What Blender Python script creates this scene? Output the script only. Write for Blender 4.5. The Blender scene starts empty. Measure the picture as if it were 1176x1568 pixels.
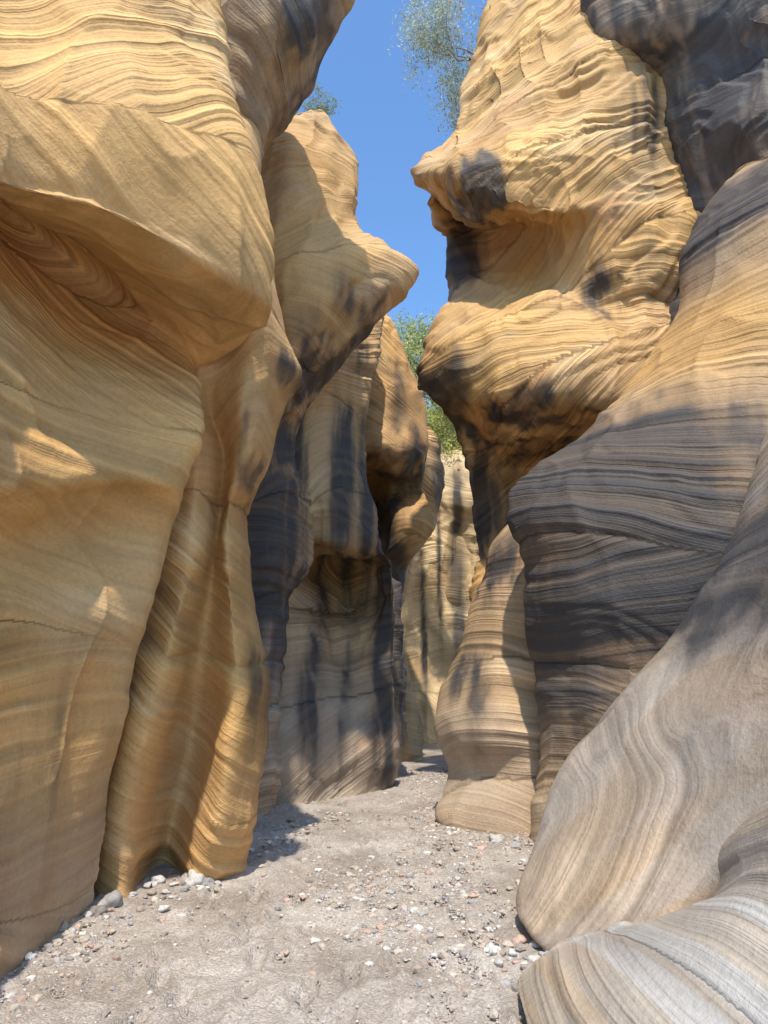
import bpy, math, numpy as np, random
from mathutils import Vector
random.seed(4); rng=np.random.default_rng(7)
scene=bpy.context.scene
# ---------------------------------------------------------------- camera
PITCH=math.radians(14); CAMZ=1.55; F=1045.0
cam=bpy.data.cameras.new("camera"); camo=bpy.data.objects.new("camera",cam)
scene.collection.objects.link(camo); scene.camera=camo
camo.location=(0,0,CAMZ); camo.rotation_euler=(math.radians(90)+PITCH,0,0)
cam.sensor_fit='VERTICAL'; cam.sensor_height=36; cam.lens=36*F/1568; cam.clip_start=0.05; cam.clip_end=3000
CP,SP=math.cos(PITCH),math.sin(PITCH)
def W(px,py,d):
    """image pixel coordinates + assumed forward distance -> world metres"""
    a=(px-588)/F; b=(784-py)/F
    y=CP-b*SP; z=SP+b*CP
    t=d/y
    return (a*t, d, CAMZ+z*t)
# ---------------------------------------------------------------- noise
def _h(i,j,k,s):
    n=(i*73856093)^(j*19349663)^(k*83492791)^(s*2654435761)
    n&=0xffffffff
    n=((n^(n>>15))*2246822519)&0xffffffff
    n=((n^(n>>13))*3266489917)&0xffffffff
    n^=(n>>16)
    return n.astype(np.float64)/4294967295.0
def vnoise(x,y,z,seed=0):
    x0=np.floor(x).astype(np.int64);y0=np.floor(y).astype(np.int64);z0=np.floor(z).astype(np.int64)
    fx=x-x0;fy=y-y0;fz=z-z0
    fx=fx*fx*fx*(fx*(fx*6-15)+10);fy=fy*fy*fy*(fy*(fy*6-15)+10);fz=fz*fz*fz*(fz*(fz*6-15)+10)
    r=0
    for dx in(0,1):
        wx=fx if dx else 1-fx
        for dy in(0,1):
            wy=fy if dy else 1-fy
            for dz in(0,1):
                wz=fz if dz else 1-fz
                r=r+wx*wy*wz*_h(x0+dx,y0+dy,z0+dz,seed)
    return r*2-1
def fbm(x,y,z,oct=3,seed=0):
    r=0;a=1;t=0
    for o in range(oct):
        r=r+a*vnoise(x,y,z,seed+o*17);t+=a;a*=.5;x=x*2.03+11.3;y=y*2.03+5.1;z=z*2.03+7.7
    return r/t
def n1(s,seed=0):
    i=np.floor(s).astype(np.int64); f=s-i; f=f*f*(3-2*f); zz=np.zeros_like(i)
    return ((1-f)*_h(i,zz,zz,seed)+f*_h(i+1,zz,zz,seed))*2-1
def sstep(a,b,x):
    t=np.clip((x-a)/(b-a),0,1); return t*t*(3-2*t)
def terrace(v,a=.34,b=.66):
    f=np.floor(v);return f+sstep(a,b,v-f)
# ---------------------------------------------------------------- mesh helpers
def mesh_np(name,V,Fq,attrs={},cols={},mat=None,parent=None,smooth=True):
    me=bpy.data.meshes.new(name)
    nv=len(V);nf=len(Fq);k=Fq.shape[1]
    me.vertices.add(nv);me.vertices.foreach_set("co",V.astype(np.float32).ravel())
    me.loops.add(nf*k);me.loops.foreach_set("vertex_index",Fq.astype(np.int32).ravel())
    me.polygons.add(nf);me.polygons.foreach_set("loop_start",np.arange(0,nf*k,k,dtype=np.int32))
    try: me.polygons.foreach_set("loop_total",np.full(nf,k,dtype=np.int32))
    except Exception: pass
    me.polygons.foreach_set("use_smooth",np.full(nf,smooth,dtype=bool))
    me.update(calc_edges=True)
    for n,a in attrs.items():
        at=me.attributes.new(n,'FLOAT','POINT');at.data.foreach_set("value",a.astype(np.float32).ravel())
    for n,a in cols.items():
        at=me.attributes.new(n,'FLOAT_COLOR','POINT')
        c=np.ones((nv,4),np.float32);c[:,:3]=a;at.data.foreach_set("color",c.ravel())
    if mat: me.materials.append(mat)
    o=bpy.data.objects.new(name,me);scene.collection.objects.link(o)
    if parent: o.parent=parent
    return o
def cr_matrix(n,counts):
    ts=[]
    for i in range(n-1):
        c=counts[i]
        for k in range(c): ts.append(i+k/c)
    ts.append(n-1)
    M=np.zeros((len(ts),n))
    for r,t in enumerate(ts):
        i=min(int(t),n-2);f=t-i
        w=[-.5*f+f*f-.5*f**3, 1-2.5*f*f+1.5*f**3, .5*f+2*f*f-1.5*f**3, -.5*f*f+.5*f**3]
        for q,ww in zip((i-1,i,i+1,i+2),w):
            if q<0: M[r,0]+=2*ww;M[r,1]-=ww
            elif q>n-1: M[r,n-1]+=2*ww;M[r,n-2]-=ww
            else: M[r,q]+=ww
    return M
# ---------------------------------------------------------------- materials
def newmat(name):
    m=bpy.data.materials.new(name);m.use_nodes=True
    nt=m.node_tree;b=nt.nodes["Principled BSDF"];return m,nt,b
def nd(nt,t,**k):
    n=nt.nodes.new(t)
    for a,v in k.items(): setattr(n,a,v)
    return n
def mathn(nt,op,a,b=None,clamp=False):
    n=nd(nt,"ShaderNodeMath",operation=op);n.use_clamp=clamp
    for i,v in enumerate((a,b)):
        if v is None: continue
        if isinstance(v,(int,float)): n.inputs[i].default_value=v
        else: nt.links.new(v,n.inputs[i])
    return n.outputs[0]
def rock_material():
    m,nt,b=newmat("sandstone");L=nt.links
    col=nd(nt,"ShaderNodeAttribute",attribute_name="col");bed=nd(nt,"ShaderNodeAttribute",attribute_name="bed");msk=nd(nt,"ShaderNodeAttribute",attribute_name="lam")
    geo=nd(nt,"ShaderNodeNewGeometry")
    def n1d(sc,det=2,rough=.6):
        w=mathn(nt,'MULTIPLY',bed.outputs["Fac"],sc)
        n=nd(nt,"ShaderNodeTexNoise",noise_dimensions='1D');n.inputs["Scale"].default_value=1;n.inputs["Detail"].default_value=det;n.inputs["Roughness"].default_value=rough
        L.new(w,n.inputs["W"]);return n.outputs["Fac"]
    def n3d(sc,det=4,rough=.6):
        n=nd(nt,"ShaderNodeTexNoise");n.inputs["Scale"].default_value=sc;n.inputs["Detail"].default_value=det;n.inputs["Roughness"].default_value=rough
        L.new(geo.outputs["Position"],n.inputs["Vector"]);return n.outputs["Fac"]
    fine=n1d(14,3,.52);grit=n3d(30,5,.7)
    s=mathn(nt,'MULTIPLY',mathn(nt,'MULTIPLY',mathn(nt,'SUBTRACT',fine,.5),msk.outputs["Fac"]),1.1)
    s4=mathn(nt,'MULTIPLY',mathn(nt,'SUBTRACT',grit,.5),.55)
    t=mathn(nt,'ADD',mathn(nt,'ADD',s,s4),1.0)
    mul=nd(nt,"ShaderNodeVectorMath",operation='SCALE');L.new(col.outputs["Color"],mul.inputs[0]);L.new(t,mul.inputs["Scale"])
    L.new(mul.outputs[0],b.inputs["Base Color"])
    b.inputs["Roughness"].default_value=.7;b.inputs["Specular IOR Level"].default_value=.35
    h=mathn(nt,'ADD',mathn(nt,'MULTIPLY',mathn(nt,'MULTIPLY',fine,msk.outputs["Fac"]),1.6),mathn(nt,'MULTIPLY',grit,.45))
    bp=nd(nt,"ShaderNodeBump");bp.inputs["Strength"].default_value=.8;bp.inputs["Distance"].default_value=.028
    L.new(h,bp.inputs["Height"]);L.new(bp.outputs[0],b.inputs["Normal"])
    return m
ROCK=rock_material()
GOLD=np.array([.58,.335,.12]);PALE=np.array([.62,.455,.25]);GREY=np.array([.285,.26,.235]);VARN_SHADE=np.array([.042,.042,.046]);RUST=np.array([.50,.235,.09]);PATINA_SHADE=np.array([.38,.385,.42])
def empty(name):
    e=bpy.data.objects.new(name,None);scene.collection.objects.link(e);return e
leftwall=empty("sandstone_canyon_wall");rightwall=empty("sandstone_canyon_wall.001")
def layer(name,side,rows,res=.0033,tone=.2,dip=(.1,.05),stains_shade=[],tones=[],amp=1.0,seed=0,ret=1.0,warp=.65,vary=0.0,pale=0.0,lam=1.0,lump=1.0,pat=0.0,bands=0.0,rust=.45,blk=.3,crack=1.0,ledge=1.0,stn=1.0,bf=13.):
    C=[]
    for r in rows: C.append([W(*p) for p in r])
    C=np.array(C)                     # rows, cols, 3
    k=np.mean(C[:,-1,1])/9.0*ret
    nose=C[:,-1,:]
    C=np.concatenate([C]+[ (nose+np.array(v)*k)[:,None,:] for v in((side*.22,.45,0),(side*1.1,1.1,0),(side*4.,1.6,0))],axis=1)
    bot=C[:1].copy();bot[:,:,2]=np.minimum(bot[:,:,2]-.5,-.5) if C[0,0,2]<.6 else bot[:,:,2]-.3
    if C[0,0,2]>=.6: bot[:,:,0]+=side*.4
    top=C[-1:]
    kk=max(k,.6)
    C=np.concatenate([bot,C,top+np.array([[[side*.35*kk,.35*kk,.12]]]),top+np.array([[[side*3.*kk,2.5*kk,.3]]]),top+np.array([[[side*8.*kk,5*kk,.3]]])],axis=0)
    sp=res*np.mean(C[:,:,1])
    def cnt(A,ax):
        d=np.linalg.norm(np.diff(A,axis=ax),axis=2)
        m=np.percentile(d,70,axis=1-ax)
        return [int(np.clip(v/sp,3,170)) for v in m]
    cv=cnt(C,0);cu=cnt(C,1)
    cu[-1]=min(cu[-1],20);cu[-2]=min(cu[-2],40);cv[-1]=min(cv[-1],8);cv[-2]=min(cv[-2],25)
    Mv=cr_matrix(C.shape[0],cv);Mu=cr_matrix(C.shape[1],cu)
    P=np.einsum('ij,jkc->ikc',Mv,C);P=np.einsum('lk,ikc->ilc',Mu,P)
    P[...,1]=np.maximum(P[...,1],0.6)
    nr,nc=P.shape[:2]
    def normals(P):
        du=np.gradient(P,axis=1);dv=np.gradient(P,axis=0)
        n=np.cross(du,dv);n/=np.linalg.norm(n,axis=2,keepdims=True)+1e-9
        return n*(1 if side<0 else -1)
    N=normals(P)
    x,y,z=P[...,0],P[...,1],P[...,2]
    h=amp*lump*(.09*fbm(x*.8,y*.8,z*.6,2,seed+1)+.012*fbm(x*3,y*3,z*2.,2,seed+5))
    # flutes with sharp arrises between scooped hollows
    fl_=np.abs(fbm(x*1.4,y*1.4,z*.5,2,seed+9));h+=amp*lump*(.06-.17*np.sqrt(fl_+.012)*.6)
    sc=np.abs(vnoise(x*1.9+.3*z,y*1.9,z*2.3,seed+13));h-=amp*.05*min(blk,.6)*np.sqrt(sc+.008)*1.5
    P=P+N*h[...,None];N=normals(P)
    x,y,z=P[...,0],P[...,1],P[...,2]
    s=z+dip[0]*x+dip[1]*y+warp*fbm(x*.3+z*.1,y*.3,z*.3,2,seed+21)+.07*fbm(x*1.3,y*1.3,z*1.3,2,seed+25)
    st_=s*.7+seed;si=np.floor(st_).astype(np.int64);
    dd=_h(si,si*0,si*0,77)*2-1
    s2=s+.8*dd*x+.3*dd*y
    m=sstep(-.35,.45,fbm(x*.8,y*.8,z*.9,2,seed+31))
    edge=np.minimum(st_-si,1-(st_-si))
    l1=n1(s*4.0,3);l2=n1(s2*11,4);l3=n1(s2*30,5)
    l1=np.sign(l1)*np.abs(l1)**.75
    fl=np.clip(.02/sp-.6,0,1)
    h=amp*ledge*((.006+.020*m)*l1+(.004+.011*m)*l2+.003*fl*l3)-amp*.02*np.exp(-(edge/.03)**2)*sstep(-.2,.3,fbm(x*.6,y*.6,z*.6,1,seed+33))
    # blocky ledges
    bq=fbm(x*.6,y*.6,s*1.0,2,seed+37)*4
    h+=blk*.11*(terrace(bq)-bq*.5)
    cr=np.abs(fbm(x*.9+.3*z,y*.9,z*.4,2,seed+61));h-=crack*amp*.03*np.exp(-(cr/.008)**2)*sstep(.1,.4,fbm(x*.4,y*.4,z*.4,1,seed+66))
    h+=amp*.005*fbm(x*8,y*8,z*8,3,seed+41)*(.3+m)
    P=P+N*h[...,None]
    # colour (mineral variation, plus recess shade painted in below)
    big=fbm(x*.7,y*.7,z*.6,3,seed+50)
    t=np.clip(tone+.3*big,0,1)
    def blob(px,py,d,rx,rz,pw=1.0):
        c=W(px,py,d);sx=rx*d/F;sz=rz*d/F
        return np.exp(-(((x-c[0])/sx)**2+((z-c[2])/sz)**2)**pw)
    for (px,py,d,rx,rz,v) in tones:
        t=t+(v-t)*np.clip(blob(px,py,d,rx,rz)*1.4,0,1)
    t=np.clip(t,0,1)[...,None]
    col=GOLD*(1-t)+GREY*t
    pz=np.clip(pale+.4*sstep(.1,.6,fbm(x*1.1,y*1.1,s*2.,2,seed+71)),0,1)[...,None]
    col=col*(1-pz)+(PALE*(1-t)+GREY*1.35*t)*pz
    ru=sstep(.15,.7,fbm(x*.6,y*.6,s*1.6,3,seed+81))[...,None]*rust
    col=col*(1-ru)+RUST*ru*(1-.4*t)+col*ru*.4*t
    if bands>0:
        bd=sstep(.1,.3,n1(s*bf,12)+.1*fbm(x*2,y*2,z*2,2,seed+3))[...,None]*bands
        bo=sstep(.25,.4,n1(s*bf*.7+30,13))[...,None]*bands*.7
        col=col*(1-bd)+np.array([.44,.425,.40])*bd; col=col*(1-bo)+np.array([.38,.27,.16])*bo
    col=col*(1+.22*m*n1(s2*11,4)+.12*fbm(x*2.6,y*2.6,z*2.6,4,seed+88)+.16*l1*(.4+m))[...,None]
    # desert varnish in vertical streaks, plus cave and recess shade painted the same way
    hx=x+.05*fbm(x*2,y*2,z*1.0,2,seed+92);hy=y
    st=fbm(hx*3.6,hy*2.6,z*.13,3,seed+90);st3=fbm(hx*11,hy*8,z*.25,3,seed+97);st2=fbm(x*1.1,y*1.1,z*.8,3,seed+95)
    v=np.full_like(x,vary)
    soft=np.full_like(x,pat)
    for (px,py,d,rx,rz,a) in stains_shade:
        soft=np.maximum(soft,a*blob(px,py,d,rx*1.6,rz*1.4));v=np.maximum(v,a*blob(px,py,d,rx*1.15,rz*1.2,.9))
    g=sstep(0.02,.35,soft)
    so_=sstep(.05,.95,soft+(.4*st2+.5*st+.2*st3)*g*stn)[...,None]*.8
    col=col*(1-so_)+col*PATINA_SHADE*so_
    v=sstep(.25,.95,v+((.95*st+.6*st3+.1*st2)*stn+.25*(1-stn)*(l1*.6+l2))*sstep(0.02,.4,v))
    v=v*(.85+.2*l2)*.92
    v=np.clip(v,0,1)[...,None]
    col=col*(1-v)+VARN_SHADE*v
    lm_=lam*(.4+.6*m)*(1-.3*v[...,0])
    idx=np.arange(nr*nc).reshape(nr,nc)
    a,b,c,d=idx[:-1,:-1],idx[:-1,1:],idx[1:,1:],idx[1:,:-1]
    Q=np.stack([a,b,c,d] if side<0 else [a,d,c,b],-1).reshape(-1,4)
    return mesh_np(name,P.reshape(-1,3),Q,{"bed":s2,"lam":lm_},{"col":col.reshape(-1,3)},ROCK,leftwall if side<0 else rightwall)
# ---------------------------------------------------------------- LEFT WALL
layer("overhanging_foreground_buttress",-1,[
 [(-400,1950,2.3),(-150,1650,3.15),(0,1500,4.1),(70,1440,4.7),(130,1392,5.3)],
 [(-400,1500,2.2),(-150,1400,3.1),(0,1300,4.0),(80,1260,4.6),(150,1230,5.2)],
 [(-400,1150,2.2),(-150,1130,3.1),(0,1100,4.0),(100,1080,4.7),(185,1070,5.2)],
 [(-400,950,2.2),(-150,950,3.0),(0,940,3.9),(130,930,4.6),(220,930,5.1)],
 [(-400,830,2.3),(-150,830,3.2),(0,830,4.2),(130,830,4.8),(245,840,5.1)],
 [(-400,740,2.1),(-150,757,2.95),(0,768,3.9),(160,757,4.65),(270,775,4.95)],
 [(-400,700,1.95),(-150,720,2.75),(0,730,3.62),(160,720,4.42),(282,740,4.85)],
 [(-400,600,2.0),(-150,620,2.8),(0,640,3.7),(150,640,4.6),(300,660,4.9)],
 [(-400,430,2.0),(-150,480,2.9),(0,520,3.9),(120,540,4.8),(290,590,5.1)],
 [(-400,150,2.4),(-150,300,3.2),(0,390,4.2),(150,470,5.1),(285,548,5.3)],
 [(-400,-50,2.4),(-150,200,3.2),(10,318,4.3),(180,430,5.0),(320,528,5.2)],
 [(-400,-90,1.9),(-150,165,2.6),(0,286,3.42),(180,345,3.8),(388,480,4.6)],
 [(-400,-130,1.75),(-150,135,2.42),(0,265,3.28),(180,315,3.66),(404,435,4.4)],
 [(-400,-300,1.6),(-150,50,2.3),(0,190,3.2),(200,230,3.6),(395,310,4.3)],
 [(-400,-500,1.7),(-150,-50,2.4),(0,90,3.2),(200,130,3.6),(358,190,4.2)],
 [(-400,-800,1.8),(-150,-200,2.5),(0,-20,3.3),(180,10,3.7),(342,90,4.3)],
 [(-400,-1300,1.9),(-150,-500,2.6),(0,-250,3.5),(180,-200,3.9),(310,-80,4.5)]],
 tone=.05,dip=(-.25,.12),seed=100,ret=1.3,lump=.7,blk=.15,ledge=1.05,crack=.5,
 tones=[(20,1450,4.2,200,160,.45)],stains_shade=[(60,1150,4.2,60,200,.25)])
layer("fluted_column",-1,[
 [(90,1400,5.9),(190,1372,5.6),(245,1338,6.5),(310,1350,6.05),(372,1338,6.4)],
 [(100,1250,5.9),(190,1250,5.5),(265,1250,6.4),(335,1250,5.8),(390,1230,6.3)],
 [(130,1130,5.9),(220,1120,5.4),(292,1130,6.3),(350,1120,5.7),(410,1110,6.2)],
 [(150,1030,5.9),(245,1030,5.4),(302,1040,6.1),(360,1030,5.7),(412,1040,6.2)],
 [(200,900,5.8),(280,900,5.5),(322,900,6.0),(352,900,5.7),(388,900,6.2)],
 [(230,780,5.7),(295,780,5.4),(333,800,5.9),(350,790,5.7),(376,790,6.2)],
 [(240,700,5.6),(300,690,5.4),(343,700,5.8),(375,690,5.5),(408,700,6.1)],
 [(260,620,5.5),(300,620,5.35),(325,630,5.6),(375,610,5.3),(432,620,6.0)],
 [(270,560,5.5),(300,560,5.4),(330,560,5.4),(390,550,5.3),(460,572,5.9)],
 [(280,490,5.5),(320,490,5.4),(350,490,5.3),(395,480,5.2),(432,505,5.8)],
 [(300,400,5.6),(340,400,5.5),(370,400,5.4),(400,400,5.4),(415,410,5.9)],
 [(250,300,5.8),(300,300,5.7),(340,300,5.6),(370,300,5.6),(398,290,5.9)],
 [(250,180,5.9),(300,180,5.8),(330,180,5.7),(365,180,5.7),(396,190,6.0)]],
 tone=.08,dip=(.12,-.08),seed=200,amp=1.2,lump=.4,blk=.1,ledge=1.4,stains_shade=[(455,590,5.9,20,40,.8),(410,1050,6.2,15,200,.6),(398,800,6.2,14,100,.7)])
layer("upper_varnished_overhang",-1,[
 [(300,380,6.5),(350,380,6.4),(380,380,6.3),(390,380,6.6)],
 [(300,260,6.2),(350,250,6.1),(385,250,6.0),(402,240,6.4)],
 [(290,180,6.1),(350,180,5.8),(400,170,5.8),(445,180,6.2)],
 [(280,80,5.9),(350,80,5.5),(420,80,5.5),(500,90,6.0)],
 [(270,0,5.7),(350,0,5.3),(440,0,5.3),(545,0,5.8)],
 [(260,-150,5.6),(350,-150,5.1),(460,-150,5.2),(600,-130,5.7)]],
 tone=.3,dip=(.2,0),seed=300,pat=.6,stains_shade=[(480,100,5.8,40,150,.8)])
layer("leaning_tower",-1,[
 [(300,1260,8.5),(360,1250,8.6),(400,1245,8.8),(420,1238,9.3)],
 [(300,1080,8.5),(380,1080,8.5),(410,1080,8.6),(430,1080,9.2)],
 [(300,940,8.4),(380,940,8.4),(415,940,8.5),(440,930,9.1)],
 [(300,840,8.4),(380,840,8.3),(430,840,8.3),(475,830,8.9)],
 [(300,760,8.4),(380,760,8.4),(430,760,8.4),(468,760,8.9)],
 [(300,680,8.4),(380,680,8.5),(420,680,8.5),(450,680,9.0)],
 [(300,610,8.3),(380,610,8.2),(430,610,8.2),(472,615,8.8)],
 [(300,550,8.2),(390,550,8.0),(460,540,7.8),(525,555,8.6)],
 [(300,490,8.2),(390,490,7.9),(480,470,7.6),(578,490,8.5)],
 [(300,430,8.1),(390,430,7.8),(480,420,7.6),(610,440,8.4)],
 [(300,395,8.1),(390,390,7.8),(470,380,7.7),(624,400,8.4)],
 [(300,345,8.1),(390,350,7.9),(460,340,7.8),(556,350,8.5)],
 [(300,300,8.1),(395,300,7.9),(450,290,7.7),(538,320,8.5)],
 [(300,240,8.1),(395,240,8.0),(450,230,7.8),(540,240,8.5)],
 [(300,195,8.2),(395,195,8.1),(450,195,7.9),(514,200,8.5)],
 [(300,170,8.3),(395,172,8.2),(450,172,8.1),(500,175,8.5)]],
 tone=.05,dip=(-.3,0),seed=400,amp=1.2,pale=.1,blk=.35,ledge=1.1,
 stains_shade=[(560,500,8.5,50,50,.8),(500,580,8.6,60,60,1.0),(410,820,8.5,45,170,1.3),(440,690,8.8,40,60,1.0)],tones=[(420,1050,9,120,200,.8)])  # tallest dark blob paints the shade of the left recess into the colour
layer("streaked_alcove_wall",-1,[
 [(370,1245,9.6),(450,1228,9.6),(495,1220,9.9),(545,1212,10.3),(590,1208,10.9)],
 [(370,1160,9.5),(450,1160,9.5),(495,1155,9.8),(545,1150,10.1),(605,1160,10.8)],
 [(370,1080,9.6),(450,1080,9.6),(490,1080,9.8),(540,1080,10.3),(603,1075,10.8)],
 [(370,1000,9.7),(450,1000,9.7),(485,1000,10.0),(535,1000,10.9),(600,1000,10.8)],
 [(370,940,9.7),(440,940,9.8),(488,940,10.5),(536,940,11.8),(600,930,10.9)],
 [(370,895,9.7),(435,895,9.8),(490,892,11.2),(540,890,12.2),(598,885,10.9)],
 [(370,865,9.7),(432,865,9.8),(488,865,11.0),(540,862,11.9),(596,862,10.9)],
 [(370,830,9.7),(430,830,9.7),(480,837,9.9),(530,845,10.0),(582,838,10.6)],
 [(370,790,9.7),(430,790,9.7),(478,800,9.75),(522,800,9.85),(572,800,10.5)],
 [(370,740,9.6),(440,740,9.6),(475,740,9.7),(515,740,9.95),(560,740,10.7)],
 [(370,660,9.6),(440,660,9.6),(470,660,9.7),(505,660,9.95),(555,680,10.7)],
 [(370,600,9.6),(450,600,9.6),(480,600,9.7),(515,600,9.95),(565,600,10.6)],
 [(370,540,9.6),(450,540,9.7),(490,540,9.8),(525,540,10.0),(580,520,10.7)],
 [(370,480,9.7),(450,480,9.8),(490,480,9.9),(530,480,10.2),(585,480,10.9)]],
 tone=.15,dip=(-.2,0),seed=500,amp=1.1,blk=.25,ledge=.9,pale=.2,
 stains_shade=[(525,745,10.0,13,120,1.4),(562,740,10.5,11,130,1.2),(480,980,10,12,130,1.0),(592,960,10.8,14,190,1.2),(560,560,10.5,30,50,.8),(465,700,10,12,120,.9),(530,1060,10.3,8,120,.7)],
 tones=[(480,1160,10,160,130,.7)])
layer("cavernous_bulge",-1,[
 [(480,1210,12.2),(560,1200,12),(590,1198,12),(606,1194,12.4)],
 [(480,1100,12.2),(560,1100,12),(595,1100,11.9),(622,1100,12.4)],
 [(480,1000,12.2),(560,1000,12),(595,1000,11.9),(612,1000,12.4)],
 [(480,930,12.2),(560,930,12.2),(590,930,12.1),(608,930,12.5)],
 [(480,870,12.2),(560,870,12.4),(590,870,12.6),(620,875,12.8)],
 [(480,830,12.0),(560,820,13.2),(605,835,12.3),(640,842,12.5)],
 [(480,790,12.0),(560,770,13.8),(615,790,12.1),(664,795,12.3)],
 [(480,740,12.0),(560,730,13.2),(600,745,12.9),(646,740,12.6)],
 [(480,690,12.0),(560,690,11.7),(605,695,11.6),(655,695,12.2)],
 [(480,640,12.0),(560,640,11.7),(605,640,11.8),(650,635,12.3)],
 [(480,590,12.0),(560,590,11.7),(600,590,11.8),(638,588,12.3)],
 [(480,545,12.0),(560,540,11.8),(590,540,11.9),(618,545,12.3)],
 [(480,490,12.2),(560,490,12.0),(580,490,12.1),(596,492,12.5)]],
 tone=.08,dip=(-.2,0),seed=600,blk=.35,amp=1.2,ledge=.9,
 stains_shade=[(640,710,12,30,50,.9),(580,790,12.5,30,60,1.2),(610,950,12,14,150,.9),(630,1050,12,16,100,.7),(610,620,12,12,70,.8)],tones=[(610,1120,12,100,150,.5)])  # blob over the cave is its shade put into the colour; streaks are varnish
layer("narrow_fin",-1,[
 [(560,1205,14.5),(620,1192,14.6),(640,1190,15)],
 [(560,1100,14.5),(620,1100,14.6),(645,1100,15)],
 [(560,1000,14.5),(600,1000,14.6),(614,1000,15)],
 [(560,920,14.5),(600,920,14.6),(618,920,15)],
 [(560,850,14.5),(620,850,14.5),(640,850,15)],
 [(560,800,14.5),(640,800,14.3),(672,805,15)],
 [(560,740,14.5),(640,740,14.3),(682,740,15)],
 [(560,700,14.5),(640,695,14.4),(676,700,15)],
 [(560,640,14.5),(640,655,14.6),(660,665,15)]],
 tone=.15,dip=(-.2,0),seed=700,amp=1.2,pale=.3,blk=.4,stains_shade=[(672,740,14.8,8,70,.9),(640,1050,15,8,100,.6)])
layer("sunlit_bend_wall",-1,[
 [(480,1200,17.5),(600,1188,18),(680,1186,18.5),(760,1186,18.5),(900,1190,17.5)],
 [(480,1050,18),(600,1050,18.5),(680,1060,19),(760,1060,18.7),(900,1060,17.5)],
 [(480,920,18),(600,930,19),(680,930,19.8),(760,940,19.3),(900,940,17.5)],
 [(480,800,18),(600,820,19),(680,820,19.8),(760,820,19.3),(900,820,17.5)],
 [(480,740,18),(600,740,19),(680,750,19.5),(760,760,19),(900,720,17.5)],
 [(480,650,18.5),(600,650,19),(680,695,19.8),(760,715,20),(900,640,18)]],
 tone=.05,dip=(.15,0),seed=800,pale=1.0,amp=1.3,lump=1.9,blk=.4,stains_shade=[(703,900,19.5,7,140,1.5),(650,960,19,4,100,1.3),(675,850,19,3,90,1.2)])
# ---------------------------------------------------------------- RIGHT WALL
layer("banded_foreground_ledge",1,[
 [(1500,1900,2.1),(1250,1800,2.6),(1000,1720,2.9),(880,1650,3.15),(815,1600,3.45)],
 [(1500,1700,2.0),(1250,1650,2.5),(1020,1600,2.9),(880,1560,3.3),(798,1515,3.85)],
 [(1500,1560,2.1),(1250,1540,2.6),(1050,1500,3.0),(930,1470,3.5),(835,1475,4.1)],
 [(1500,1400,2.2),(1280,1420,2.7),(1120,1410,3.1),(1020,1415,3.6),(940,1430,4.1)],
 [(1500,1250,2.2),(1300,1290,2.7),(1180,1330,3.1),(1120,1360,3.5),(1085,1390,3.9)],
 [(1500,1100,2.2),(1320,1180,2.7),(1220,1230,3.1),(1150,1270,3.5),(1105,1300,3.9)],
 [(1500,950,2.3),(1350,1070,2.8),(1270,1130,3.2),(1210,1190,3.6),(1165,1240,3.9)]],
 tone=.85,dip=(1.4,.2),seed=900,amp=.6,lump=.4,pale=.45,ret=.7,bands=.7,lam=.8,warp=.35,rust=.2,blk=0,crack=0,bf=10)
layer("swept_lobe",1,[
 [(1250,1600,3.0),(1050,1530,3.8),(930,1490,4.2),(838,1468,4.5)],
 [(1300,1450,3.0),(1080,1430,3.8),(920,1400,4.3),(797,1385,4.9)],
 [(1320,1300,3.0),(1120,1300,3.8),(960,1290,4.4),(826,1285,5.1)],
 [(1350,1180,3.0),(1160,1180,3.8),(1000,1190,4.5),(850,1205,5.3)],
 [(1400,1050,3.0),(1200,1080,3.8),(1050,1100,4.6),(905,1125,5.4)],
 [(1420,920,3.0),(1230,960,3.8),(1110,1010,4.6),(978,1040,5.4)],
 [(1450,800,3.1),(1280,850,3.9),(1160,910,4.7),(1045,965,5.4)],
 [(1480,680,3.1),(1320,740,3.9),(1200,820,4.7),(1092,880,5.4)],
 [(1500,560,3.1),(1350,640,4.0),(1230,730,4.8),(1132,800,5.5)],
 [(1550,400,3.1),(1400,500,4.0),(1270,620,4.8),(1165,700,5.5)],
 [(1600,200,3.2),(1450,350,4.1),(1320,480,4.9),(1230,580,5.6)],
 [(1700,0,3.2),(1520,150,4.2),(1400,300,5.0),(1320,420,5.6)]],
 tone=.8,dip=(-.75,.2),seed=1000,amp=1.0,lump=.3,bands=.3,warp=.5,rust=.3,blk=.05,crack=0,pat=.35,ledge=.9,stains_shade=[(1150,860,5,130,170,1.0)],stn=.4,lam=1.1,bf=9)
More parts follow.
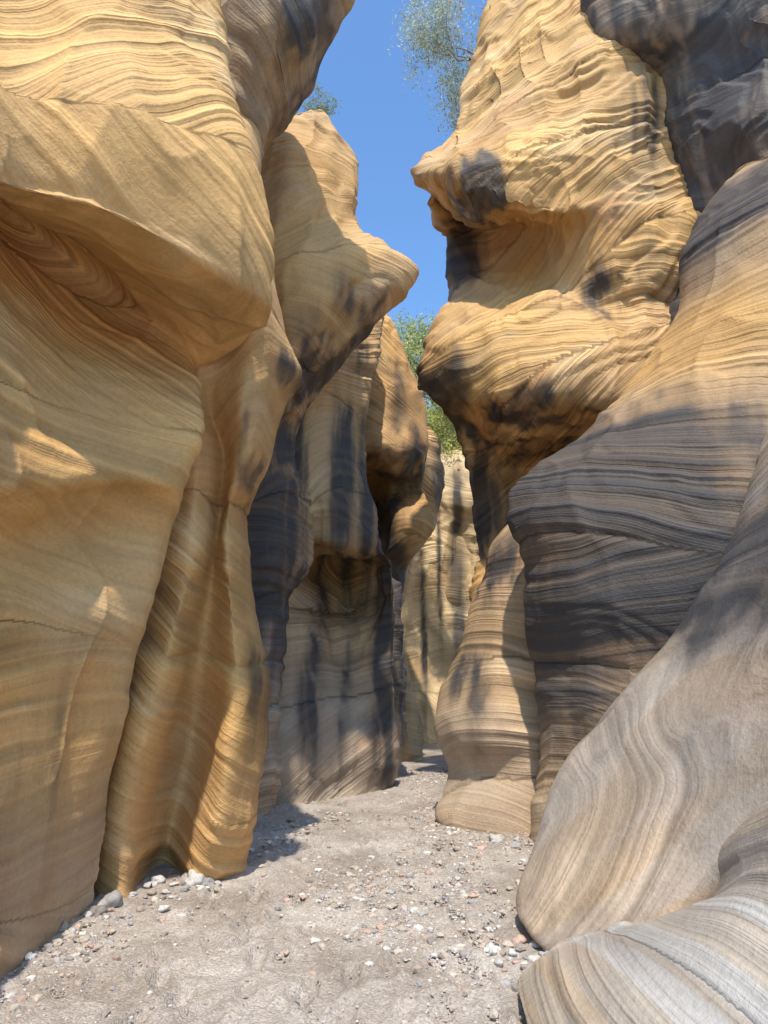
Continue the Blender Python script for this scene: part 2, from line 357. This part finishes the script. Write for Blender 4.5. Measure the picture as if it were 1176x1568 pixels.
layer("dark_diagonal_wall",1,[
 [(1200,1400,5.5),(1000,1350,6.0),(900,1310,6.6),(822,1292,7.3)],
 [(1250,1180,5.5),(1050,1180,6.0),(920,1180,6.5),(832,1175,7.3)],
 [(1250,1080,5.5),(1050,1080,6.0),(910,1080,6.5),(822,1080,7.3)],
 [(1250,1000,5.5),(1050,1000,6.0),(900,1000,6.5),(806,1000,7.3)],
 [(1250,900,5.4),(1050,910,5.9),(890,920,6.4),(799,920,7.2)],
 [(1250,820,5.4),(1050,840,5.9),(890,850,6.4),(800,850,7.2)],
 [(1260,740,5.4),(1060,760,5.9),(890,780,6.4),(784,795,7.2)],
 [(1270,640,5.5),(1080,680,6.0),(910,720,6.5),(790,740,7.3)],
 [(1290,540,5.6),(1110,590,6.1),(970,640,6.7),(880,670,7.4)],
 [(1300,440,5.6),(1140,500,6.2),(1030,560,6.8),(962,590,7.5)],
 [(1310,380,5.6),(1160,440,6.2),(1070,500,6.8),(1002,538,7.5)],
 [(1320,330,5.6),(1180,390,6.2),(1100,430,6.8),(1035,470,7.5)],
 [(1330,270,5.6),(1200,320,6.2),(1110,360,6.8),(1042,390,7.5)],
 [(1340,220,5.7),(1210,270,6.3),(1130,300,6.9),(1075,325,7.5)],
 [(1350,180,5.8),(1230,210,6.4),(1180,240,7.0),(1130,266,7.5)]],
 tone=.4,dip=(.35,.1),seed=1100,amp=1.1,lump=.6,pat=.35,blk=.15,crack=0,ledge=.9,stn=.3,lam=1.2,
 stains_shade=[(900,730,6.6,170,115,1.4),(1120,310,7,110,80,1.3),(850,950,7,80,180,1.0),(1020,860,6,160,140,1.35)],tones=[(1080,500,6.5,110,120,.0),(900,1080,6.6,150,200,.5)])
layer("upper_varnished_face",1,[
 [(1350,640,6.6),(1200,640,7.3),(1100,640,8.2),(1050,640,8.8)],
 [(1350,500,6.6),(1200,500,7.3),(1080,500,8.2),(1015,500,8.8)],
 [(1350,400,6.6),(1200,400,7.2),(1100,400,8.1),(1035,410,8.7)],
 [(1350,290,6.5),(1200,290,7.1),(1110,290,8.0),(1046,300,8.6)],
 [(1350,180,6.4),(1200,180,7.0),(1090,185,7.8),(1020,190,8.4)],
 [(1350,80,6.3),(1200,80,7.0),(1080,90,7.7),(1010,105,8.3)],
 [(1350,0,6.2),(1180,10,6.9),(1040,20,7.6),(925,40,8.3)],
 [(1350,-100,6.2),(1150,-90,6.9),(1000,-80,7.6),(890,-60,8.3)],
 [(1350,-250,6.2),(1150,-240,7.0),(1000,-220,7.7),(880,-180,8.4)]],
 tone=.6,dip=(.5,.1),seed=1200,pat=.8,vary=.8,lump=.9,blk=.4,stains_shade=[(1120,150,7.5,200,300,1.1),(980,0,8,90,70,1.0)])
layer("blocky_overhang_wall",1,[
 [(1100,1240,9.2),(980,1240,9.4),(880,1240,9.6),(810,1240,9.8),(762,1240,10.2)],
 [(1100,1000,9.2),(980,1000,9.4),(880,1000,9.8),(810,1000,10.0),(750,1000,10.2)],
 [(1100,880,9.2),(980,880,9.6),(880,880,10.1),(800,880,10.2),(732,880,10.3)],
 [(1100,820,9.2),(980,820,9.8),(880,820,10.5),(800,820,10.8),(730,830,10.5)],
 [(1100,730,9.0),(980,730,9.7),(880,730,10.7),(800,730,10.9),(722,725,10.4)],
 [(1100,670,8.8),(980,665,9.2),(890,680,10.1),(795,685,10.3),(712,668,10.2)],
 [(1100,610,8.7),(970,620,8.7),(880,640,9.1),(780,635,9.3),(680,622,9.8)],
 [(1100,575,8.7),(970,585,8.6),(870,600,8.7),(765,595,8.9),(650,585,9.5)],
 [(1100,520,8.7),(970,525,8.6),(860,530,8.7),(750,530,8.8),(648,535,9.4)],
 [(1100,470,8.7),(970,470,8.7),(860,470,9.0),(760,475,9.0),(683,470,9.6)],
 [(1100,420,8.6),(960,420,8.6),(860,420,9.0),(770,420,9.8),(692,420,10.1)],
 [(1100,350,8.6),(960,350,8.5),(860,360,8.8),(770,350,9.9),(682,350,10.2)],
 [(1090,310,8.6),(960,310,8.4),(850,325,8.4),(750,338,8.9),(670,318,9.6)],
 [(1090,285,8.6),(960,285,8.4),(850,295,8.3),(755,308,8.4),(660,295,9.2)],
 [(1090,240,8.6),(950,240,8.3),(840,250,8.2),(750,250,8.3),(636,262,9.0)],
 [(1090,200,8.6),(950,200,8.3),(840,200,8.3),(760,205,8.5),(648,232,9.2)],
 [(1080,150,8.6),(940,150,8.3),(850,150,8.4),(770,160,8.7),(697,185,9.4)],
 [(1080,90,8.6),(930,90,8.3),(850,100,8.5),(780,110,8.9),(714,130,9.6)],
 [(1080,20,8.6),(920,20,8.4),(850,30,8.7),(790,40,9.1),(735,60,9.8)],
 [(1080,-40,8.7),(910,-40,8.6),(850,-30,8.9),(800,-10,9.3),(752,0,10.)],
 [(1080,-100,8.9),(900,-100,8.9),(860,-90,9.2),(820,-70,9.6),(770,-60,10.2)]],
 tone=.08,dip=(-.35,.1),seed=1300,amp=1.3,lump=1.1,pale=.0,blk=.5,ledge=.8,rust=.7,pat=.1,
 stains_shade=[(710,400,10,30,70,1.2),(680,600,9.5,40,50,1.2),(740,740,10,70,90,1.3),(840,790,10,80,100,1.1),(780,640,9.3,70,30,.8),(930,420,8.6,60,120,.45),(980,180,8.4,50,120,.45)])  # blobs in the recess, bulge underside and alcove paint their shade into the colour
layer("wave_shaped_fin",1,[
 [(900,1290,8.0),(830,1292,7.75),(750,1285,7.85),(680,1275,8.3)],
 [(900,1240,8.0),(830,1240,7.8),(750,1240,7.9),(670,1245,8.4)],
 [(900,1180,8.1),(830,1170,7.9),(760,1180,8.05),(690,1185,8.6)],
 [(900,1110,8.1),(830,1110,7.9),(745,1120,7.9),(674,1118,8.6)],
 [(900,1060,8.1),(830,1060,8.0),(750,1060,8.1),(680,1060,8.7)],
 [(900,1000,8.1),(840,1000,8.0),(765,1000,8.2),(702,1005,8.7)],
 [(900,930,8.1),(840,930,8.0),(780,930,8.2),(722,938,8.8)],
 [(900,880,8.1),(850,880,8.0),(795,880,8.2),(748,885,8.8)],
 [(900,830,8.2),(850,830,8.2),(805,830,8.3),(755,840,8.8)],
 [(900,790,8.4),(860,790,8.4),(820,795,8.5),(788,800,8.9)]],
 tone=.45,dip=(-.3,0),seed=1457,amp=1.1,lump=.7,blk=.0,crack=0,ledge=1.0,stains_shade=[(760,860,8.5,40,50,.7),(720,1060,8.5,30,70,.5)],tones=[(760,1180,8,120,80,.6)])
# ---------------------------------------------------------------- GROUND
def axis(lo,hi,fine_lo,fine_hi,step):
    a=list(np.arange(fine_lo,fine_hi,step));s=step;v=fine_lo
    left=[]
    while v>lo: s*=1.25;v-=s;left.append(v)
    s=step;v=a[-1];right=[]
    while v<hi: s*=1.25;v+=s;right.append(v)
    return np.array(left[::-1]+a+right)
gx=axis(-600,600,-3,2.5,.018);gy=axis(-600,900,2.6,12,.02)
X,Y=np.meshgrid(gx,gy);Z=np.zeros_like(X)
near=np.exp(-((X)/8)**2-((Y-6)/14)**2)
h=.035*fbm(X*.8,Y*.8,Z,2,5)+.024*fbm(X*3,Y*3,Z,3,6)+.014*fbm(X*11,Y*11,Z,3,7)
fp=np.random.default_rng(3)
for i in range(260):
    fx=fp.uniform(-2.2,.9);fy=fp.uniform(3.4,10);ang=fp.uniform(-.5,.5)
    sub=(np.abs(X-fx)<.3)&(np.abs(Y-fy)<.35)
    dx=X[sub]-fx;dy=Y[sub]-fy
    u=dx*math.cos(ang)+dy*math.sin(ang);v=-dx*math.sin(ang)+dy*math.cos(ang)
    r=np.sqrt((u/.055)**2+(v/.14)**2)
    h[sub]+=-.022*np.exp(-r**4)+.010*np.exp(-((r-1.35)/.3)**2)
h*=near
def ground_z(x,y): # coarse
    return (.035*fbm(x*.8,y*.8,x*0,2,5)+.024*fbm(x*3,y*3,x*0,3,6)+.014*fbm(x*11,y*11,x*0,3,7))*np.exp(-((x)/8)**2-((y-6)/14)**2)
V=np.stack([X,Y,h],-1).reshape(-1,3)
idx=np.arange(X.size).reshape(X.shape);a,b,c,d=idx[:-1,:-1],idx[:-1,1:],idx[1:,1:],idx[1:,:-1]
gm,nt,b_=newmat("sandy_gravel");L=nt.links
tc=nd(nt,"ShaderNodeNewGeometry")
def gn(sc,det=5,r=.6):
    n=nd(nt,"ShaderNodeTexNoise");n.inputs["Scale"].default_value=sc;n.inputs["Detail"].default_value=det;n.inputs["Roughness"].default_value=r;L.new(tc.outputs["Position"],n.inputs["Vector"]);return n
n_a=gn(1.3);n_b=gn(60,4,.7);vor=nd(nt,"ShaderNodeTexVoronoi");vor.inputs["Scale"].default_value=75;L.new(tc.outputs["Position"],vor.inputs["Vector"])
cr=nd(nt,"ShaderNodeValToRGB");cr.color_ramp.elements[0].position=.38;cr.color_ramp.elements[0].color=(.29,.25,.21,1);cr.color_ramp.elements[1].position=.62;cr.color_ramp.elements[1].color=(.45,.41,.365,1);L.new(n_a.outputs["Fac"],cr.inputs[0])
cr2=nd(nt,"ShaderNodeValToRGB");e=cr2.color_ramp.elements;e[0].position=.0;e[0].color=(.5,.46,.43,1);e[1].position=1;e[1].color=(1.6,1.5,1.45,1);L.new(vor.outputs["Color"],cr2.inputs[0])
m1=nd(nt,"ShaderNodeMix",data_type='RGBA',blend_type='MULTIPLY');m1.inputs["Factor"].default_value=.5;L.new(cr.outputs[0],m1.inputs["A"]);L.new(cr2.outputs[0],m1.inputs["B"])
m2=nd(nt,"ShaderNodeVectorMath",operation='SCALE');L.new(m1.outputs["Result"],m2.inputs[0]);L.new(mathn(nt,'ADD',mathn(nt,'MULTIPLY',n_b.outputs["Fac"],1.0),.5),m2.inputs["Scale"])
L.new(m2.outputs[0],b_.inputs["Base Color"]);b_.inputs["Roughness"].default_value=.95
bp=nd(nt,"ShaderNodeBump");bp.inputs["Strength"].default_value=.75;bp.inputs["Distance"].default_value=.011
L.new(mathn(nt,'ADD',mathn(nt,'MULTIPLY',vor.outputs["Distance"],-.9),n_b.outputs["Fac"]),bp.inputs["Height"]);L.new(bp.outputs[0],b_.inputs["Normal"])
mesh_np("ground",V,np.stack([a,b,c,d],-1).reshape(-1,4),mat=gm)
# stones
def ico(sub):
    import bmesh
    bm=bmesh.new();bmesh.ops.create_icosphere(bm,subdivisions=sub,radius=1)
    v=np.array([q.co[:] for q in bm.verts]);f=np.array([[x.index for x in q.verts] for q in bm.faces]);bm.free();return v,f
sm,nt,b_=newmat("pebble_stone");L=nt.links
at=nd(nt,"ShaderNodeAttribute",attribute_name="col");gg=nd(nt,"ShaderNodeNewGeometry");nn=nd(nt,"ShaderNodeTexNoise");nn.inputs["Scale"].default_value=70;L.new(gg.outputs["Position"],nn.inputs["Vector"])
sc=nd(nt,"ShaderNodeVectorMath",operation='SCALE');L.new(at.outputs["Color"],sc.inputs[0]);L.new(mathn(nt,'ADD',mathn(nt,'MULTIPLY',nn.outputs["Fac"],.8),.6),sc.inputs["Scale"]);L.new(sc.outputs[0],b_.inputs["Base Color"]);b_.inputs["Roughness"].default_value=.85
def stones(name,pos,size,sub,rough=.25,flat=.6):
    v0,f0=ico(sub);nv=len(v0);n=len(size)
    V=np.repeat(v0[None],n,0)
    off=rng.uniform(0,100,(n,1,3))
    q=V*1.1+off
    V=V*(1+rough*2*fbm(q[...,0],q[...,1],q[...,2],2,3))[...,None]
    V=V*rng.uniform([.75,.75,flat*.7],[1.25,1.25,flat*1.3],(n,1,3))
    a=rng.uniform(0,6.28,n);ca,sa=np.cos(a)[:,None],np.sin(a)[:,None]
    x=V[...,0]*ca-V[...,1]*sa;y=V[...,0]*sa+V[...,1]*ca
    V=np.stack([x,y,V[...,2]],-1)*size[:,None,None]+pos[:,None,:]
    pal=np.array([[.50,.47,.44],[.42,.35,.28],[.30,.26,.23],[.58,.55,.51],[.46,.32,.25],[.34,.32,.31],[.47,.41,.33],[.42,.34,.27]])
    c=pal[rng.integers(0,len(pal),n)]*rng.uniform(.75,1.15,(n,1));C=np.repeat(c[:,None],nv,1)
    F_=(f0[None]+np.arange(n)[:,None,None]*nv).reshape(-1,3)
    return mesh_np(name,V.reshape(-1,3),F_,{},{"col":C.reshape(-1,3)},sm,smooth=(sub>1))
n=80000
py=3.2+10*rng.uniform(0,1,n)**1.3;px=rng.uniform(-2.6,2.0,n)
dens=.06+.94*sstep(-.05,.6,fbm(px*.9,py*.5,px*0,2,77)+.75*np.exp(-((px-.25-.04*py)/.45)**2)-.1)
keep=rng.uniform(0,1,n)<dens
px,py=px[keep],py[keep];sz=.005+.0042*rng.pareto(2.2,len(px));sz=np.clip(sz,.003,.034)
stones("gravel",np.stack([px,py,ground_z(px,py)+sz*.2],-1),sz,1)
bx=[];bs=[]
for (qx,qy,s) in [(172,1385,.07),(190,1405,.04),(300,1350,.085),(318,1350,.05),(285,1362,.035),(240,1352,.05),(255,1365,.03),(215,1395,.03),(150,1400,.045),(335,1362,.03),(760,1288,.08),(735,1300,.045),(790,1300,.05),(757,1460,.035),(795,1440,.03),(590,1455,.025),(700,1500,.02),(120,1505,.025),(20,1548,.03),(500,1440,.02),(640,1510,.022),(230,1380,.025),(205,1370,.035),(745,1350,.03),(770,1400,.03)]:
    t=math.atan((qy-784)/F)-PITCH;d_=1.55/math.tan(t);p=W(qx,qy,d_);bx.append((p[0],p[1],s*.25));bs.append(s)
for i in range(320):
    if i%2: y_=rng.uniform(4.3,9.);x_=-2.05+(y_-4.5)*.33+.15*rng.normal()
    else: y_=rng.uniform(4.2,7.6);x_=.95+(y_-4.6)*.22+.17*rng.normal()
    bx.append((x_,y_,.01));bs.append(rng.uniform(.01,.034))
bx=np.array(bx);bx[:,2]+=ground_z(bx[:,0],bx[:,1])
stones("loose_rocks",bx,np.array(bs),3,rough=.4,flat=.65)
# ---------------------------------------------------------------- TREES
lm,nt,b_=newmat("leaf");L=nt.links
at=nd(nt,"ShaderNodeAttribute",attribute_name="col");L.new(at.outputs["Color"],b_.inputs["Base Color"]);b_.inputs["Roughness"].default_value=.6
tr=nd(nt,"ShaderNodeBsdfTranslucent");L.new(at.outputs["Color"],tr.inputs[0]);mxs=nd(nt,"ShaderNodeMixShader");mxs.inputs[0].default_value=.4
L.new(b_.outputs[0],mxs.inputs[1]);L.new(tr.outputs[0],mxs.inputs[2]);L.new(mxs.outputs[0],nt.nodes["Material Output"].inputs["Surface"])
bm_,nt,b_=newmat("bark");b_.inputs["Base Color"].default_value=(.22,.17,.12,1);b_.inputs["Roughness"].default_value=.9
nn=nd(nt,"ShaderNodeTexNoise");nn.inputs["Scale"].default_value=30;bp=nd(nt,"ShaderNodeBump");nt.links.new(nn.outputs["Fac"],bp.inputs["Height"]);nt.links.new(bp.outputs[0],b_.inputs["Normal"])
def tree(name,base,height,spread,lean=(0,0),nleaf=5000,leaf=.035,col=(.12,.15,.05),up=1.0):
    r=np.random.default_rng(int(height*100+abs(base[0])*10)%997)
    e=empty(name);segs=[];tips=[]
    def grow(p,dv,ln,rad,lev):
        nseg=4
        for i in range(nseg):
            q=p+dv*ln/nseg;r2=rad*(1-.18)
            segs.append((p,q,rad,r2));p=q;rad=r2
            dv=dv+r.normal(0,.16,3);dv/=np.linalg.norm(dv)
            if lev<3 and i>0:
                for _ in range(2 if lev<2 else 1):
                    nd_=dv*.7+r.normal(0,.55,3);nd_[2]+=.15;nd_/=np.linalg.norm(nd_);grow(p,nd_,ln*.6,rad*.6,lev+1)
        if lev>=1: tips.append(p)
        if lev>=2: tips.append(p-dv*ln*.4)
    d0=np.array([lean[0],lean[1],up]);d0/=np.linalg.norm(d0)
    grow(np.array(base,float),d0,height*.5,height*.018,0)
    V=[];Fs=[];k=6
    for (p,q,r1,r2) in segs:
        ax=(q-p)/np.linalg.norm(q-p);u=np.cross(ax,[.3,.9,.2]);u/=np.linalg.norm(u);w=np.cross(ax,u);o=len(V)
        for (c,rr) in((p,r1),(q,r2)):
            for i in range(k):
                an=6.283*i/k;V.append(c+(u*math.cos(an)+w*math.sin(an))*rr)
        for i in range(k): Fs.append([o+i,o+(i+1)%k,o+k+(i+1)%k,o+k+i])
    mesh_np("trunk",np.array(V),np.array(Fs),mat=bm_,parent=e)
    T=np.array(tips);c=T[r.integers(0,len(T),nleaf)]+r.normal(0,1,(nleaf,3))*spread*.06
    u=r.normal(0,1,(nleaf,3));u/=np.linalg.norm(u,axis=1,keepdims=True);w=np.cross(u,r.normal(0,1,(nleaf,3)));w/=np.linalg.norm(w,axis=1,keepdims=True)
    s=leaf*r.uniform(.6,1.3,(nleaf,1));u=u*s;w=w*s*.35
    V=np.stack([c-u,c+w,c+u,c-w],1).reshape(-1,3)
    cc=np.array(col)*r.uniform(.6,1.5,(nleaf,1));C=np.repeat(cc[:,None],4,1).reshape(-1,3)
    mesh_np("foliage",V,np.arange(nleaf*4).reshape(-1,4),{},{"col":C},lm,parent=e,smooth=False)
tree("cottonwood_tree",W(800,120,10.4),2.6,2.0,(-1.0,-.1),9000,.034,(.42,.46,.34),.75)
tree("cottonwood_tree.001",W(608,660,15.5),3.3,2.6,(.25,0),12000,.05,(.42,.46,.17))
tree("cottonwood_tree.002",W(665,790,22),4.4,3.4,(0,0),12000,.06,(.45,.48,.16))
tree("cottonwood_tree.003",W(720,790,22),3.8,3.2,(0,0),10000,.06,(.45,.48,.16))
tree("desert_shrub",W(480,185,9.2),.7,.5,(.1,0),1500,.02,(.24,.28,.12))
# ---------------------------------------------------------------- LIGHT
EL=math.radians(60);AZ=math.radians(181)
sv=Vector((math.cos(EL)*math.sin(AZ),math.cos(EL)*math.cos(AZ),math.sin(EL)))
sl=bpy.data.lights.new("sun",'SUN');sl.energy=5.0;sl.angle=math.radians(1.0);sl.color=(1,.92,.79)
so=bpy.data.objects.new("sun",sl);scene.collection.objects.link(so);so.rotation_euler=(-sv).to_track_quat('-Z','Y').to_euler()
w=bpy.data.worlds.new("World");scene.world=w;w.use_nodes=True;nt=w.node_tree
sk=nd(nt,"ShaderNodeTexSky",sky_type='NISHITA');sk.sun_disc=False;sk.sun_elevation=EL;sk.sun_rotation=AZ
gr=nd(nt,"ShaderNodeMix",data_type='RGBA',blend_type='MULTIPLY');gr.inputs["Factor"].default_value=1;gr.inputs["B"].default_value=(1.25,1.7,2.05,1)
nt.links.new(sk.outputs[0],gr.inputs["A"]);nt.links.new(gr.outputs["Result"],nt.nodes["Background"].inputs[0]);nt.nodes["Background"].inputs[1].default_value=.15
scene.view_settings.view_transform='Standard';scene.view_settings.look='None';scene.view_settings.exposure=0
